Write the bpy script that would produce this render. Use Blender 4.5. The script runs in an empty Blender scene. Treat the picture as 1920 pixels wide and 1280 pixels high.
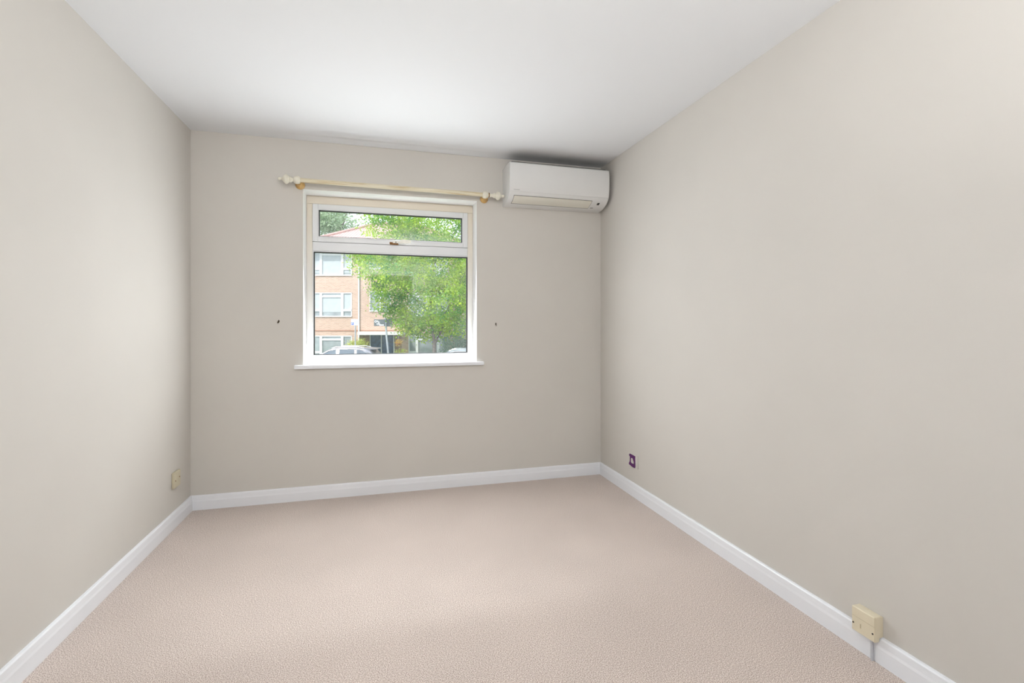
import bpy, bmesh, math, random
from mathutils import Vector, Matrix, noise
random.seed(7)
S = bpy.context.scene
COL = S.collection
PI = math.pi

# ------------------------------------------------------------------ camera
CX, CY, CZ, YAW = 1.145, -3.4955, 1.1755, 0.2683
cd = bpy.data.cameras.new('camera'); cam = bpy.data.objects.new('camera', cd); COL.objects.link(cam)
cam.location = (CX, CY, CZ); cam.rotation_euler = (PI/2, 0, -YAW)
cd.sensor_width = 36; cd.lens = 910.17/1920*36; cd.shift_y = -32.9/1920; cd.clip_start = .02; cd.clip_end = 400
S.camera = cam

# ------------------------------------------------------------------ exposure, sky, sun
S.view_settings.view_transform = 'Standard'; S.view_settings.look = 'None'
S.view_settings.gamma = 1; S.view_settings.use_curve_mapping = False
S.view_settings.exposure = 0.03
w = bpy.data.worlds.new('sky'); S.world = w; w.use_nodes = True
nt = w.node_tree; nt.nodes.clear()
o_ = nt.nodes.new('ShaderNodeOutputWorld'); b_ = nt.nodes.new('ShaderNodeBackground')
tc = nt.nodes.new('ShaderNodeTexCoord'); sp = nt.nodes.new('ShaderNodeSeparateXYZ'); rp = nt.nodes.new('ShaderNodeValToRGB')
nt.links.new(tc.outputs['Generated'], sp.inputs[0]); nt.links.new(sp.outputs['Z'], rp.inputs[0])
rp.color_ramp.elements[0].position = 0.0; rp.color_ramp.elements[0].color = (.86, .91, 1, 1)
rp.color_ramp.elements[1].position = .7; rp.color_ramp.elements[1].color = (.80, .88, 1, 1)
nt.links.new(rp.outputs[0], b_.inputs[0]); b_.inputs[1].default_value = 3.0
# extra sky glow added above the roofs to light the room
GLOW = 3.0
gv = (Vector((math.sin(.2683), math.cos(.2683), 0))*math.cos(math.radians(50))+Vector((0, 0, math.sin(math.radians(50)))))
vm = nt.nodes.new('ShaderNodeVectorMath'); vm.operation = 'DOT_PRODUCT'; vm.inputs[1].default_value = gv; nt.links.new(tc.outputs['Generated'], vm.inputs[0])
mr = nt.nodes.new('ShaderNodeMapRange'); mr.interpolation_type = 'SMOOTHSTEP'; mr.inputs[1].default_value = .80; mr.inputs[2].default_value = .97; mr.inputs[3].default_value = 2.2; mr.inputs[4].default_value = 2.2+GLOW
nt.links.new(vm.outputs['Value'], mr.inputs[0]); nt.links.new(mr.outputs[0], b_.inputs[1])
nt.links.new(b_.outputs[0], o_.inputs[0])

def sun(energy, angle, d, color):
    l = bpy.data.lights.new('sun', 'SUN'); l.energy = energy; l.angle = math.radians(angle); l.color = color
    o = bpy.data.objects.new('sun', l); COL.objects.link(o); o.location = (0, -2, 30)
    o.rotation_euler = Vector(d).to_track_quat('-Z', 'Y').to_euler(); return o
# light travels away from the camera, from its upper left
fw = Vector((math.sin(YAW), math.cos(YAW), 0)); rt = Vector((math.cos(YAW), -math.sin(YAW), 0))
sun(3.5, 1.0, fw*.75 + rt*.55 + Vector((0, 0, -1.0)), (1, .95, .86))

def area(name, loc, rot, sx, sy, power, color=(1, 1, 1)):
    l = bpy.data.lights.new(name, 'AREA'); l.shape = 'RECTANGLE'; l.size = sx; l.size_y = sy; l.energy = power; l.color = color
    o = bpy.data.objects.new(name, l); COL.objects.link(o); o.location = loc; o.rotation_euler = rot; return o
# sampling portal for the daylight entering by the window
pt = area('window_portal', (1.249, .31, 1.49), (-PI/2, 0, 0), 1.2, 1.2, 1); pt.data.cycles.is_portal = True
UP_FILL = 42.0
HALL_FILL = 1.2
BATTEN_FILL = 10.0
# fill: unseen area lights added outside above the window and in its recess
dp = Vector((1.249, 1.4, 4.6)); dd = Vector((1.249, .05, 1.49))-dp
area('outside_fill', dp, dd.to_track_quat('-Z', 'Y').to_euler(), 2.6, 2.0, 1900, (.92, .97, 1))
area('recess_fill', (1.249, .07, 1.31), (-PI/2+.22, 0, 0), 1.1, .72, 26, (.93, .975, 1))

# ------------------------------------------------------------------ materials
def mat(name, color, rough=.6, metal=0, spec=.5, noise_=None, bump=None, trans=None):
    """noise_=(scale, amount, detail)  bump=(scale, strength, distance)"""
    m = bpy.data.materials.new(name); m.use_nodes = True; n = m.node_tree; p = n.nodes['Principled BSDF']
    p.inputs['Base Color'].default_value = (*color, 1); p.inputs['Roughness'].default_value = rough
    p.inputs['Metallic'].default_value = metal; p.inputs['Specular IOR Level'].default_value = spec
    t = n.nodes.new('ShaderNodeTexCoord')
    if noise_:
        s, a, dt = noise_
        x = n.nodes.new('ShaderNodeTexNoise'); x.inputs['Scale'].default_value = s; x.inputs['Detail'].default_value = dt
        r = n.nodes.new('ShaderNodeValToRGB'); r.color_ramp.elements[0].position = .3; r.color_ramp.elements[1].position = .7
        r.color_ramp.elements[0].color = (*[c*(1-a) for c in color], 1); r.color_ramp.elements[1].color = (*[min(1, c*(1+a)) for c in color], 1)
        n.links.new(t.outputs['Object'], x.inputs['Vector']); n.links.new(x.outputs['Fac'], r.inputs[0]); n.links.new(r.outputs[0], p.inputs['Base Color'])
    if bump:
        s, st, ds = bump
        x = n.nodes.new('ShaderNodeTexNoise'); x.inputs['Scale'].default_value = s; x.inputs['Detail'].default_value = 3
        b = n.nodes.new('ShaderNodeBump'); b.inputs['Strength'].default_value = st; b.inputs['Distance'].default_value = ds
        n.links.new(t.outputs['Object'], x.inputs['Vector']); n.links.new(x.outputs['Fac'], b.inputs['Height']); n.links.new(b.outputs[0], p.inputs['Normal'])
    return m

M = {}
M['wall'] = mat('beige wall paint', (.655, .625, .58), .75, spec=.25, noise_=(2.5, .012, 2), bump=(260, .06, .001))
M['ceiling'] = mat('white ceiling paint', (.85, .865, .885), .8, spec=.2, bump=(120, .05, .001))
M['gloss'] = mat('white gloss paint', (.87, .885, .92), .35, spec=.5, bump=(30, .03, .001))
M['reveal'] = mat('white reveal paint', (.91, .905, .89), .6, spec=.3, bump=(90, .04, .001))
M['upvc'] = mat('white window plastic', (.74, .745, .75), .35, noise_=(6, .01, 2))
M['gasket'] = mat('black rubber gasket', (.012, .012, .012), .5, noise_=(40, .2, 2))
M['metal'] = mat('grey painted metal', (.42, .45, .47), .4, .3, noise_=(12, .06, 2))
M['handle'] = mat('cream window handle', (.86, .83, .74), .35, noise_=(30, .03, 2))
M['brass'] = mat('tarnished brass', (.20, .10, .035), .45, .7, noise_=(80, .25, 2))
M['pine'] = None
M['cream'] = mat('cream lacquered wood', (.80, .76, .64), .35, noise_=(60, .04, 3))
M['acwhite'] = mat('white air conditioner plastic', (.74, .735, .72), .38, noise_=(9, .008, 2))
M['accream'] = mat('cream air conditioner plastic', (.73, .705, .62), .42, noise_=(9, .02, 2))
M['black'] = mat('black plastic', (.02, .018, .014), .4, noise_=(50, .2, 2))
M['greyprint'] = mat('grey print', (.36, .36, .35), .5, noise_=(90, .05, 2))
M['platecream'] = mat('dull cream plastic', (.62, .56, .41), .45, noise_=(22, .04, 3))
M['seam'] = mat('dirty cream seam', (.52, .43, .27), .6, noise_=(60, .1, 3))
M['boxcream'] = mat('yellowed cream plastic', (.77, .69, .52), .4, noise_=(22, .03, 3))
M['tape'] = mat('purple masking tape', (.10, .006, .12), .45, noise_=(110, .35, 3), bump=(90, .4, .002))
M['trunk'] = mat('pale grey cable cover', (.56, .57, .60), .45, noise_=(40, .03, 2))
M['filler'] = mat('rough plaster filler', (.60, .56, .49), .9, noise_=(120, .08, 3), bump=(150, .4, .002))
M['hole'] = mat('dark brown plug hole', (.045, .030, .014), .9, noise_=(300, .5, 3))
M['bark'] = mat('grey bark', (.16, .13, .11), .9, noise_=(14, .3, 4), bump=(18, .6, .03))
M['white_frame'] = mat('white painted frames', (.74, .75, .76), .5, noise_=(3, .02, 2))
M['canopy'] = mat('white concrete canopy', (.72, .72, .71), .8, noise_=(3, .04, 3))
M['door_blue'] = mat('dark blue door', (.05, .10, .18), .35, noise_=(5, .4, 3))
M['tarmac'] = mat('grey tarmac', (.12, .12, .125), .9, noise_=(25, .15, 4), bump=(60, .5, .01))
M['paving'] = mat('pale paving', (.36, .35, .33), .85, noise_=(5, .12, 4))
M['lawn'] = mat('mown lawn', (.11, .20, .05), .95, noise_=(12, .3, 5), bump=(50, .8, .03))
M['carpaint'] = mat('silver grey car paint', (.30, .30, .33), .25, .55, noise_=(2, .02, 2))
M['carpaint_blue'] = mat('pale blue grey car paint', (.32, .37, .42), .25, .55, noise_=(2, .02, 2))
M['carglass'] = mat('dark car glass', (.10, .13, .16), .05, 0, 1.0, noise_=(1.5, .2, 2))
M['chrome'] = mat('chrome trim', (.75, .75, .78), .15, 1, noise_=(9, .03, 2))
M['tyre'] = mat('black tyre', (.02, .02, .02), .8, noise_=(30, .2, 2))
M['signwhite'] = mat('white sign face', (.78, .80, .84), .5, noise_=(6, .02, 2))
M['signblue'] = mat('blue sign print', (.06, .14, .55), .5, noise_=(6, .05, 2))
M['signgrey'] = mat('dark grey sign plate', (.12, .14, .15), .5, noise_=(6, .15, 2))
M['curtain'] = mat('pale net curtain', (.50, .54, .57), .8, noise_=(4, .06, 3))
M['ridge'] = mat('weathered pink ridge tile', (.46, .29, .26), .8, noise_=(6, .15, 3))
M['terracotta'] = mat('terracotta pot', (.40, .19, .12), .8, noise_=(20, .1, 3))

def ramp(n, els):
    r = n.nodes.new('ShaderNodeValToRGB')
    while len(r.color_ramp.elements) < len(els): r.color_ramp.elements.new(.5)
    for e, (p, c) in zip(r.color_ramp.elements, els): e.position = p; e.color = (*c, 1)
    return r
def carpet():
    m = mat('beige twist carpet', (.6, .5, .45), .95, spec=.1); n = m.node_tree; p = n.nodes['Principled BSDF']
    t = n.nodes.new('ShaderNodeTexCoord'); x = n.nodes.new('ShaderNodeTexNoise'); x.inputs['Scale'].default_value = 300; x.inputs['Detail'].default_value = 2; x.inputs['Roughness'].default_value = .8
    y = n.nodes.new('ShaderNodeTexNoise'); y.inputs['Scale'].default_value = 2.2; y.inputs['Detail'].default_value = 4
    r = ramp(n, [(.36, (.22, .15, .12)), (.5, (.59, .485, .425)), (.64, (.92, .83, .77))])
    r2 = ramp(n, [(.35, (.93, .93, .93)), (.65, (1, 1, 1))])
    mx = n.nodes.new('ShaderNodeMix'); mx.data_type = 'RGBA'; mx.blend_type = 'MULTIPLY'; mx.inputs[0].default_value = 1
    n.links.new(t.outputs['Object'], x.inputs['Vector']); n.links.new(t.outputs['Object'], y.inputs['Vector'])
    n.links.new(x.outputs['Fac'], r.inputs[0]); n.links.new(y.outputs['Fac'], r2.inputs[0])
    n.links.new(r.outputs[0], mx.inputs[6]); n.links.new(r2.outputs[0], mx.inputs[7]); n.links.new(mx.outputs[2], p.inputs['Base Color'])
    b = n.nodes.new('ShaderNodeBump'); b.inputs['Strength'].default_value = .4; b.inputs['Distance'].default_value = .002
    n.links.new(x.outputs['Fac'], b.inputs['Height']); n.links.new(b.outputs[0], p.inputs['Normal'])
    p.inputs['Sheen Weight'].default_value = .25; p.inputs['Sheen Roughness'].default_value = .6
    return m
M['carpet'] = carpet()
def pine():
    m = mat('varnished pine', (.7, .5, .25), .3); n = m.node_tree; p = n.nodes['Principled BSDF']
    t = n.nodes.new('ShaderNodeTexCoord'); mp = n.nodes.new('ShaderNodeMapping'); mp.inputs['Scale'].default_value = (3, 60, 60)
    x = n.nodes.new('ShaderNodeTexNoise'); x.inputs['Scale'].default_value = 1.3; x.inputs['Detail'].default_value = 4
    r = ramp(n, [(.33, (.56, .42, .22)), (.45, (.72, .64, .46)), (.7, (.77, .71, .56))])
    n.links.new(t.outputs['Object'], mp.inputs[0]); n.links.new(mp.outputs[0], x.inputs['Vector']); n.links.new(x.outputs['Fac'], r.inputs[0]); n.links.new(r.outputs[0], p.inputs['Base Color'])
    return m
M['pine'] = pine()
M['orangepine'] = mat('orange varnished pine', (.62, .38, .13), .3, noise_=(40, .2, 3))
def aged():
    # window plastic that has yellowed towards the head
    m = mat('yellowed window plastic', (.8, .8, .78), .38); n = m.node_tree; p = n.nodes['Principled BSDF']
    t = n.nodes.new('ShaderNodeTexCoord'); s = n.nodes.new('ShaderNodeSeparateXYZ'); r = ramp(n, [(0, (.84, .84, .83)), (.45, (.80, .775, .72)), (.8, (.77, .70, .59)), (1, (.76, .68, .56))])
    q = n.nodes.new('ShaderNodeMapRange'); q.inputs[1].default_value = 0; q.inputs[2].default_value = 1.18
    x = n.nodes.new('ShaderNodeTexNoise'); x.inputs['Scale'].default_value = 5; a = n.nodes.new('ShaderNodeMath'); a.operation = 'MULTIPLY_ADD'; a.inputs[1].default_value = .2; 
    n.links.new(t.outputs['Object'], s.inputs[0]); n.links.new(s.outputs['Z'], q.inputs[0]); n.links.new(t.outputs['Object'], x.inputs['Vector'])
    n.links.new(x.outputs['Fac'], a.inputs[0]); n.links.new(q.outputs[0], a.inputs[2])
    sb = n.nodes.new('ShaderNodeMath'); sb.operation = 'SUBTRACT'; sb.inputs[1].default_value = .1; n.links.new(a.outputs[0], sb.inputs[0])
    n.links.new(sb.outputs[0], r.inputs[0]); n.links.new(r.outputs[0], p.inputs['Base Color'])
    return m
M['aged'] = aged()
def glass(name, veil, patch):
    m = bpy.data.materials.new(name); m.use_nodes = True; n = m.node_tree; n.nodes.clear()
    out = n.nodes.new('ShaderNodeOutputMaterial'); tr = n.nodes.new('ShaderNodeBsdfTransparent'); gl = n.nodes.new('ShaderNodeBsdfGlossy'); gl.inputs['Roughness'].default_value = 0.01
    tr.inputs[0].default_value = (.97, .99, .985, 1)
    fr = n.nodes.new('ShaderNodeFresnel'); fr.inputs[0].default_value = 1.85   # both faces of a double-glazed unit
    mx = n.nodes.new('ShaderNodeMixShader'); n.links.new(fr.outputs[0], mx.inputs[0]); n.links.new(tr.outputs[0], mx.inputs[1]); n.links.new(gl.outputs[0], mx.inputs[2])
    # veil: thin pale scattering layer put into the glass as haze, thicker in patches
    tl = n.nodes.new('ShaderNodeBsdfTranslucent'); tl.inputs[0].default_value = (.9, .95, .97, 1)
    df = n.nodes.new('ShaderNodeBsdfDiffuse'); df.inputs[0].default_value = (.85, .9, .9, 1)
    m2 = n.nodes.new('ShaderNodeMixShader'); m2.inputs[0].default_value = .5; n.links.new(tl.outputs[0], m2.inputs[1]); n.links.new(df.outputs[0], m2.inputs[2])
    t = n.nodes.new('ShaderNodeTexCoord'); x = n.nodes.new('ShaderNodeTexNoise'); x.inputs['Scale'].default_value = 3.2; x.inputs['Detail'].default_value = 3
    q = n.nodes.new('ShaderNodeMapRange'); q.inputs[1].default_value = .4; q.inputs[2].default_value = .75; q.inputs[3].default_value = veil; q.inputs[4].default_value = veil+patch
    n.links.new(t.outputs['Object'], x.inputs['Vector']); n.links.new(x.outputs['Fac'], q.inputs[0])
    m3 = n.nodes.new('ShaderNodeMixShader'); n.links.new(q.outputs[0], m3.inputs[0]); n.links.new(mx.outputs[0], m3.inputs[1]); n.links.new(m2.outputs[0], m3.inputs[2])
    n.links.new(m3.outputs[0], out.inputs[0]); return m
M['glass'] = glass('window glass', .014, .03)
M['farglass'] = mat('building window glass', (.30, .34, .35), .08, 0, .8, noise_=(1.2, .25, 2))
def leafmat(name, c1, c2, tf=.45):
    m = bpy.data.materials.new(name); m.use_nodes = True; n = m.node_tree; n.nodes.clear()
    out = n.nodes.new('ShaderNodeOutputMaterial'); d = n.nodes.new('ShaderNodeBsdfDiffuse'); t = n.nodes.new('ShaderNodeBsdfTranslucent'); g = n.nodes.new('ShaderNodeBsdfGlossy'); g.inputs['Roughness'].default_value = .45
    tc = n.nodes.new('ShaderNodeTexCoord'); x = n.nodes.new('ShaderNodeTexNoise'); x.inputs['Scale'].default_value = 1.1; x.inputs['Detail'].default_value = 5
    r = ramp(n, [(.35, c1), (.65, c2)]); n.links.new(tc.outputs['Object'], x.inputs['Vector']); n.links.new(x.outputs['Fac'], r.inputs[0])
    n.links.new(r.outputs[0], d.inputs[0]); n.links.new(r.outputs[0], t.inputs[0])
    a = n.nodes.new('ShaderNodeMixShader'); a.inputs[0].default_value = tf; n.links.new(d.outputs[0], a.inputs[1]); n.links.new(t.outputs[0], a.inputs[2])
    b = n.nodes.new('ShaderNodeMixShader'); b.inputs[0].default_value = .05; n.links.new(a.outputs[0], b.inputs[1]); n.links.new(g.outputs[0], b.inputs[2]); n.links.new(b.outputs[0], out.inputs[0])
    return m
M['leaf'] = leafmat('fresh green leaves', (.06, .30, .025), (.58, .74, .03))
M['leafpale'] = leafmat('pale green leaves', (.30, .42, .25), (.42, .52, .34))
M['leafhedge'] = leafmat('blue green conifer', (.13, .27, .17), (.26, .42, .27))
M['leafbush'] = leafmat('yellow green bush', (.42, .55, .10), (.72, .72, .18))
M['flower'] = leafmat('yellow orange flowers', (.75, .50, .10), (.80, .62, .20))
def brickmat():
    m = mat('pink orange brick', (.6, .4, .3), .9, spec=.2); n = m.node_tree; p = n.nodes['Principled BSDF']
    t = n.nodes.new('ShaderNodeTexCoord'); s = n.nodes.new('ShaderNodeSeparateXYZ'); c = n.nodes.new('ShaderNodeCombineXYZ'); a = n.nodes.new('ShaderNodeMath'); a.operation = 'ADD'
    n.links.new(t.outputs['Object'], s.inputs[0]); n.links.new(s.outputs['X'], a.inputs[0]); n.links.new(s.outputs['Y'], a.inputs[1]); n.links.new(a.outputs[0], c.inputs[0]); n.links.new(s.outputs['Z'], c.inputs[1])
    b = n.nodes.new('ShaderNodeTexBrick'); b.inputs['Scale'].default_value = 1; b.inputs['Brick Width'].default_value = .225; b.inputs['Row Height'].default_value = .075; b.inputs['Mortar Size'].default_value = .009
    b.inputs['Color1'].default_value = (.64, .43, .335, 1); b.inputs['Color2'].default_value = (.53, .34, .26, 1); b.inputs['Mortar'].default_value = (.58, .51, .45, 1)
    n.links.new(c.outputs[0], b.inputs['Vector']); n.links.new(b.outputs[0], p.inputs['Base Color']); return m
M['brick'] = brickmat()
def tilemat():
    m = mat('red pantiles', (.5, .2, .15), .8); n = m.node_tree; p = n.nodes['Principled BSDF']
    t = n.nodes.new('ShaderNodeTexCoord'); w1 = n.nodes.new('ShaderNodeTexWave'); w1.bands_direction = 'Z'; w1.inputs['Scale'].default_value = 2.2
    w2 = n.nodes.new('ShaderNodeTexWave'); w2.bands_direction = 'X'; w2.inputs['Scale'].default_value = 1.6
    n.links.new(t.outputs['Object'], w1.inputs['Vector']); n.links.new(t.outputs['Object'], w2.inputs['Vector'])
    a = n.nodes.new('ShaderNodeMath'); a.operation = 'MULTIPLY'; n.links.new(w1.outputs['Fac'], a.inputs[0]); n.links.new(w2.outputs['Fac'], a.inputs[1])
    r = ramp(n, [(.0, (.40, .20, .18)), (.6, (.62, .43, .39))]); n.links.new(a.outputs[0], r.inputs[0]); n.links.new(r.outputs[0], p.inputs['Base Color'])
    bp = n.nodes.new('ShaderNodeBump'); bp.inputs['Strength'].default_value = .7; bp.inputs['Distance'].default_value = .05; n.links.new(a.outputs[0], bp.inputs['Height']); n.links.new(bp.outputs[0], p.inputs['Normal'])
    return m
M['tiles'] = tilemat()
def emis(name, c, s):
    m = mat(name, c, .4); p = m.node_tree.nodes['Principled BSDF']; p.inputs['Emission Color'].default_value = (*c, 1); p.inputs['Emission Strength'].default_value = s; return m

# ------------------------------------------------------------------ mesh helpers
def new():
    return bmesh.new()
def box(bm, a, b, bev=0, mi=0):
    a, b = Vector(a), Vector(b); lo = Vector(map(min, a, b)); hi = Vector(map(max, a, b))
    vs = [bm.verts.new((x, y, z)) for x in (lo.x, hi.x) for y in (lo.y, hi.y) for z in (lo.z, hi.z)]
    fs = [bm.faces.new([vs[i] for i in f]) for f in ((0, 1, 3, 2), (4, 6, 7, 5), (0, 4, 5, 1), (2, 3, 7, 6), (0, 2, 6, 4), (1, 5, 7, 3))]
    for f in fs: f.material_index = mi
    if bev:
        es = list({e for f in fs for e in f.edges}); bmesh.ops.bevel(bm, geom=es, offset=bev, segments=2, affect='EDGES', profile=.6)
    return fs
def prism(bm, pts, axis, a, b):
    """closed 2D outline swept along an axis; pts in the two other axes, in order"""
    def mk(p, t):
        if axis == 0: return (t, p[0], p[1])
        if axis == 1: return (p[0], t, p[1])
        return (p[0], p[1], t)
    va = [bm.verts.new(mk(p, a)) for p in pts]; vb = [bm.verts.new(mk(p, b)) for p in pts]; n = len(pts)
    bm.faces.new(va); bm.faces.new(vb[::-1])
    for i in range(n): bm.faces.new((va[i], vb[i], vb[(i+1) % n], va[(i+1) % n]))
def lathe(bm, prof, origin, axis='x', seg=20):
    """prof: list of (t, r) along axis"""
    rings = []
    for t, r in prof:
        ring = []
        for k in range(seg):
            a = 2*PI*k/seg; c, s = math.cos(a)*max(r, 1e-4), math.sin(a)*max(r, 1e-4)
            v = {'x': (t, c, s), 'y': (c, t, s), 'z': (c, s, t)}[axis]
            ring.append(bm.verts.new(Vector(origin)+Vector(v)))
        rings.append(ring)
    for i in range(len(rings)-1):
        for k in range(seg):
            bm.faces.new((rings[i][k], rings[i][(k+1) % seg], rings[i+1][(k+1) % seg], rings[i+1][k]))
    bm.faces.new(rings[0]); bm.faces.new(rings[-1][::-1])
def tube(bm, pts, rad, seg=8):
    """round tube along points, rad = number or list"""
    pts = [Vector(p) for p in pts]; rings = []
    for i, p in enumerate(pts):
        d = (pts[min(i+1, len(pts)-1)]-pts[max(i-1, 0)]).normalized()
        u = d.cross(Vector((0, 0, 1)) if abs(d.z) < .9 else Vector((1, 0, 0))).normalized(); v = d.cross(u)
        r = rad[i] if isinstance(rad, (list, tuple)) else rad
        rings.append([bm.verts.new(p+u*math.cos(2*PI*k/seg)*r+v*math.sin(2*PI*k/seg)*r) for k in range(seg)])
    for i in range(len(rings)-1):
        for k in range(seg): bm.faces.new((rings[i][k], rings[i][(k+1) % seg], rings[i+1][(k+1) % seg], rings[i+1][k]))
    bm.faces.new(rings[0][::-1]); bm.faces.new(rings[-1])
def obj(name, bm, m, parent=None, smooth=False, fix=True):
    if fix: bmesh.ops.recalc_face_normals(bm, faces=bm.faces[:])
    me = bpy.data.meshes.new(name); bm.to_mesh(me); bm.free()
    for x in (m if isinstance(m, (list, tuple)) else [m]): me.materials.append(x)
    if smooth:
        for p in me.polygons: p.use_smooth = True
        if smooth != 'all': me.set_sharp_from_angle(angle=math.radians(smooth if smooth is not True else 40))
    o = bpy.data.objects.new(name, me); COL.objects.link(o)
    if parent: o.parent = parent
    return o
def tag(o, label=None, cat=None, group=None, kind=None):
    if label: o['label'] = label
    if cat: o['category'] = cat
    if group: o['group'] = group
    if kind: o['kind'] = kind
    return o
def thing(name, label, cat, loc=(0, 0, 0), rz=0, group=None):
    o = bpy.data.objects.new(name, None); COL.objects.link(o); o.location = loc; o.rotation_euler = (0, 0, rz); o.empty_display_size = .1
    return tag(o, label, cat, group)
def local(bm, loc):
    bmesh.ops.translate(bm, verts=bm.verts[:], vec=-Vector(loc)); return bm

# ------------------------------------------------------------------ room shell
W, H, LY = 2.829, 2.40, -4.40          # width, height, wall behind the camera
WX0, WX1, WZ0, WZ1 = .659, 1.839, .902, 2.076
T = .30
def st(name, bm, m, label, cat, smooth=False):
    o = obj(name, bm, m, smooth=smooth); tag(o, label, cat, kind='structure'); return o
bm = new(); box(bm, (-.3, LY-2.3, -.25), (W+.3, T, 0)); st('floor', bm, M['carpet'], 'fitted speckled beige carpet over the whole floor', 'floor')
# ceiling: flat slab whose underside ripples gently near the window wall
bm = new(); NX, ys = 40, [-i*.012 for i in range(26)]+[-.35, -.6, -1, -2, -3, LY-2.3]
ys = [.3]+ys
def cz(x, y):
    k = min(1, max(0, (x-.35)/.8))*min(1, max(0, (2.15-x)/.3))
    return H - .0035*k*math.exp(-((y+.13)/.018)**2) - .0022*k*math.exp(-((y+.075)/.016)**2)
grid = [[bm.verts.new((-.3+(W+.6)*i/NX, y, cz(-.3+(W+.6)*i/NX, y))) for y in ys] for i in range(NX+1)]
for i in range(NX):
    for j in range(len(ys)-1): bm.faces.new((grid[i][j], grid[i][j+1], grid[i+1][j+1], grid[i+1][j]))
box(bm, (-.3, LY-2.3, H+.01), (W+.3, .3, H+.3)); o = obj('ceiling', bm, M['ceiling'], smooth=30, fix=False); tag(o, 'plain white painted ceiling', 'ceiling', kind='structure')
bm = new(); box(bm, (-T, LY-2.3, 0), (0, 0, H)); st('wall_left', bm, M['wall'], 'beige painted wall left of the window, with a cream blank plate', 'wall')
bm = new(); box(bm, (W, LY-2.3, 0), (W+T, 0, H)); st('wall_right', bm, M['wall'], 'beige painted wall right of the window, with a taped plate low down', 'wall')
bm = new()
for a, b in (((-T, 0, 0), (WX0, T, H)), ((WX1, 0, 0), (W+T, T, H)), ((WX0, 0, 0), (WX1, T, WZ0-.027)), ((WX0, 0, WZ1), (WX1, T, H))): box(bm, a, b)
for f in bm.faces:
    c = f.calc_center_median()
    if WX0-.001 < c.x < WX1+.001 and WZ0-.1 < c.z < WZ1+.001 and (abs(c.x-WX0) < .001 or abs(c.x-WX1) < .001 or abs(c.z-WZ1) < .001): pass
o = obj('wall_back', bm, [M['wall']]); tag(o, 'beige painted wall holding the window and the air conditioner', 'wall', kind='structure')
# wall behind the camera with an open doorway to the hall
DX0, DX1, DZ = .93, 1.69, 1.98
bm = new()
for a, b in (((0, LY-.12, 0), (DX0, LY, H)), ((DX1, LY-.12, 0), (W, LY, H)), ((DX0, LY-.12, DZ), (DX1, LY, H))): box(bm, a, b)
o = obj('wall_front', bm, M['wall']); tag(o, 'beige painted wall behind the viewer, with the open doorway', 'wall', kind='structure')
bm = new(); box(bm, (0, LY-2.3, 0), (W, LY-2.2, H)); o = obj('wall_hall', bm, M['ceiling']); tag(o, 'white far wall of the hall beyond the doorway', 'wall', kind='structure')
bm = new()
for y0, y1 in ((LY, LY+.02), (LY-.14, LY-.12)):
    box(bm, (DX0-.07, y0, 0), (DX0, y1, DZ+.07), .004); box(bm, (DX1, y0, 0), (DX1+.07, y1, DZ+.07), .004); box(bm, (DX0, y0, DZ), (DX1, y1, DZ+.07), .004)
o = obj('door_1', bm, M['gloss']); tag(o, 'white doorway frame behind the viewer', 'door', kind='structure')
bm = new(); box(bm, (DX0-.035, LY+.03, .012), (DX0+.0, LY+.74, DZ-.005), .003); lf = obj('door_leaf', bm, M['gloss'], o)
bm = new(); lathe(bm, [(0, .01), (.03, .01), (.035, .022), (.05, .026), (.06, .018)], (DX0, LY+.68, 1.0), 'x', 14); obj('door_knob', bm, M['chrome'], lf, True)

# skirting boards, chamfered profile
SK = [(0, 0), (.016, 0), (.016, .054), (.0142, .064), (.0125, .085), (.009, .0905), (0, .091)]
def skirt(name, a, b, nrm, label):
    a, b, nrm = Vector(a), Vector(b), Vector(nrm); bm = new(); N = len(SK); d = (b-a).normalized()
    va = []; vb = []
    for t, z in SK:
        va.append(bm.verts.new(a+nrm*t+d*(t if MA else 0)+Vector((0, 0, z)))); vb.append(bm.verts.new(b+nrm*t-d*(t if MB_ else 0)+Vector((0, 0, z))))
    bm.faces.new(va); bm.faces.new(vb[::-1])
    for i in range(N): bm.faces.new((va[i], vb[i], vb[(i+1) % N], va[(i+1) % N]))
    return st(name, bm, M['gloss'], label, 'skirting board')
MA, MB_ = True, True
skirt('baseboard_back', (0, 0, 0), (W, 0, 0), (0, -1, 0), 'white skirting board under the window wall')
skirt('baseboard_left', (0, LY, 0), (0, 0, 0), (1, 0, 0), 'white skirting board along the left wall')
skirt('baseboard_right', (W, LY, 0), (W, 0, 0), (-1, 0, 0), 'white skirting board along the right wall')

# ------------------------------------------------------------------ window
FY, FB = .150, .215        # inner face and back of the frame
win = thing('window_1', 'white double window with a top-hung light over a fixed pane', 'window', (1.249, FY, WZ0)); win['kind'] = 'structure'; 
WO = (1.249, FY, WZ0)
def wp(name, bm, m, parent=None, smooth=False):
    pr = parent or win
    if pr is win: local(bm, WO); return obj(name, bm, m, pr, smooth)
    return obj(name, local(bm, WO), m, pr, smooth)
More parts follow.
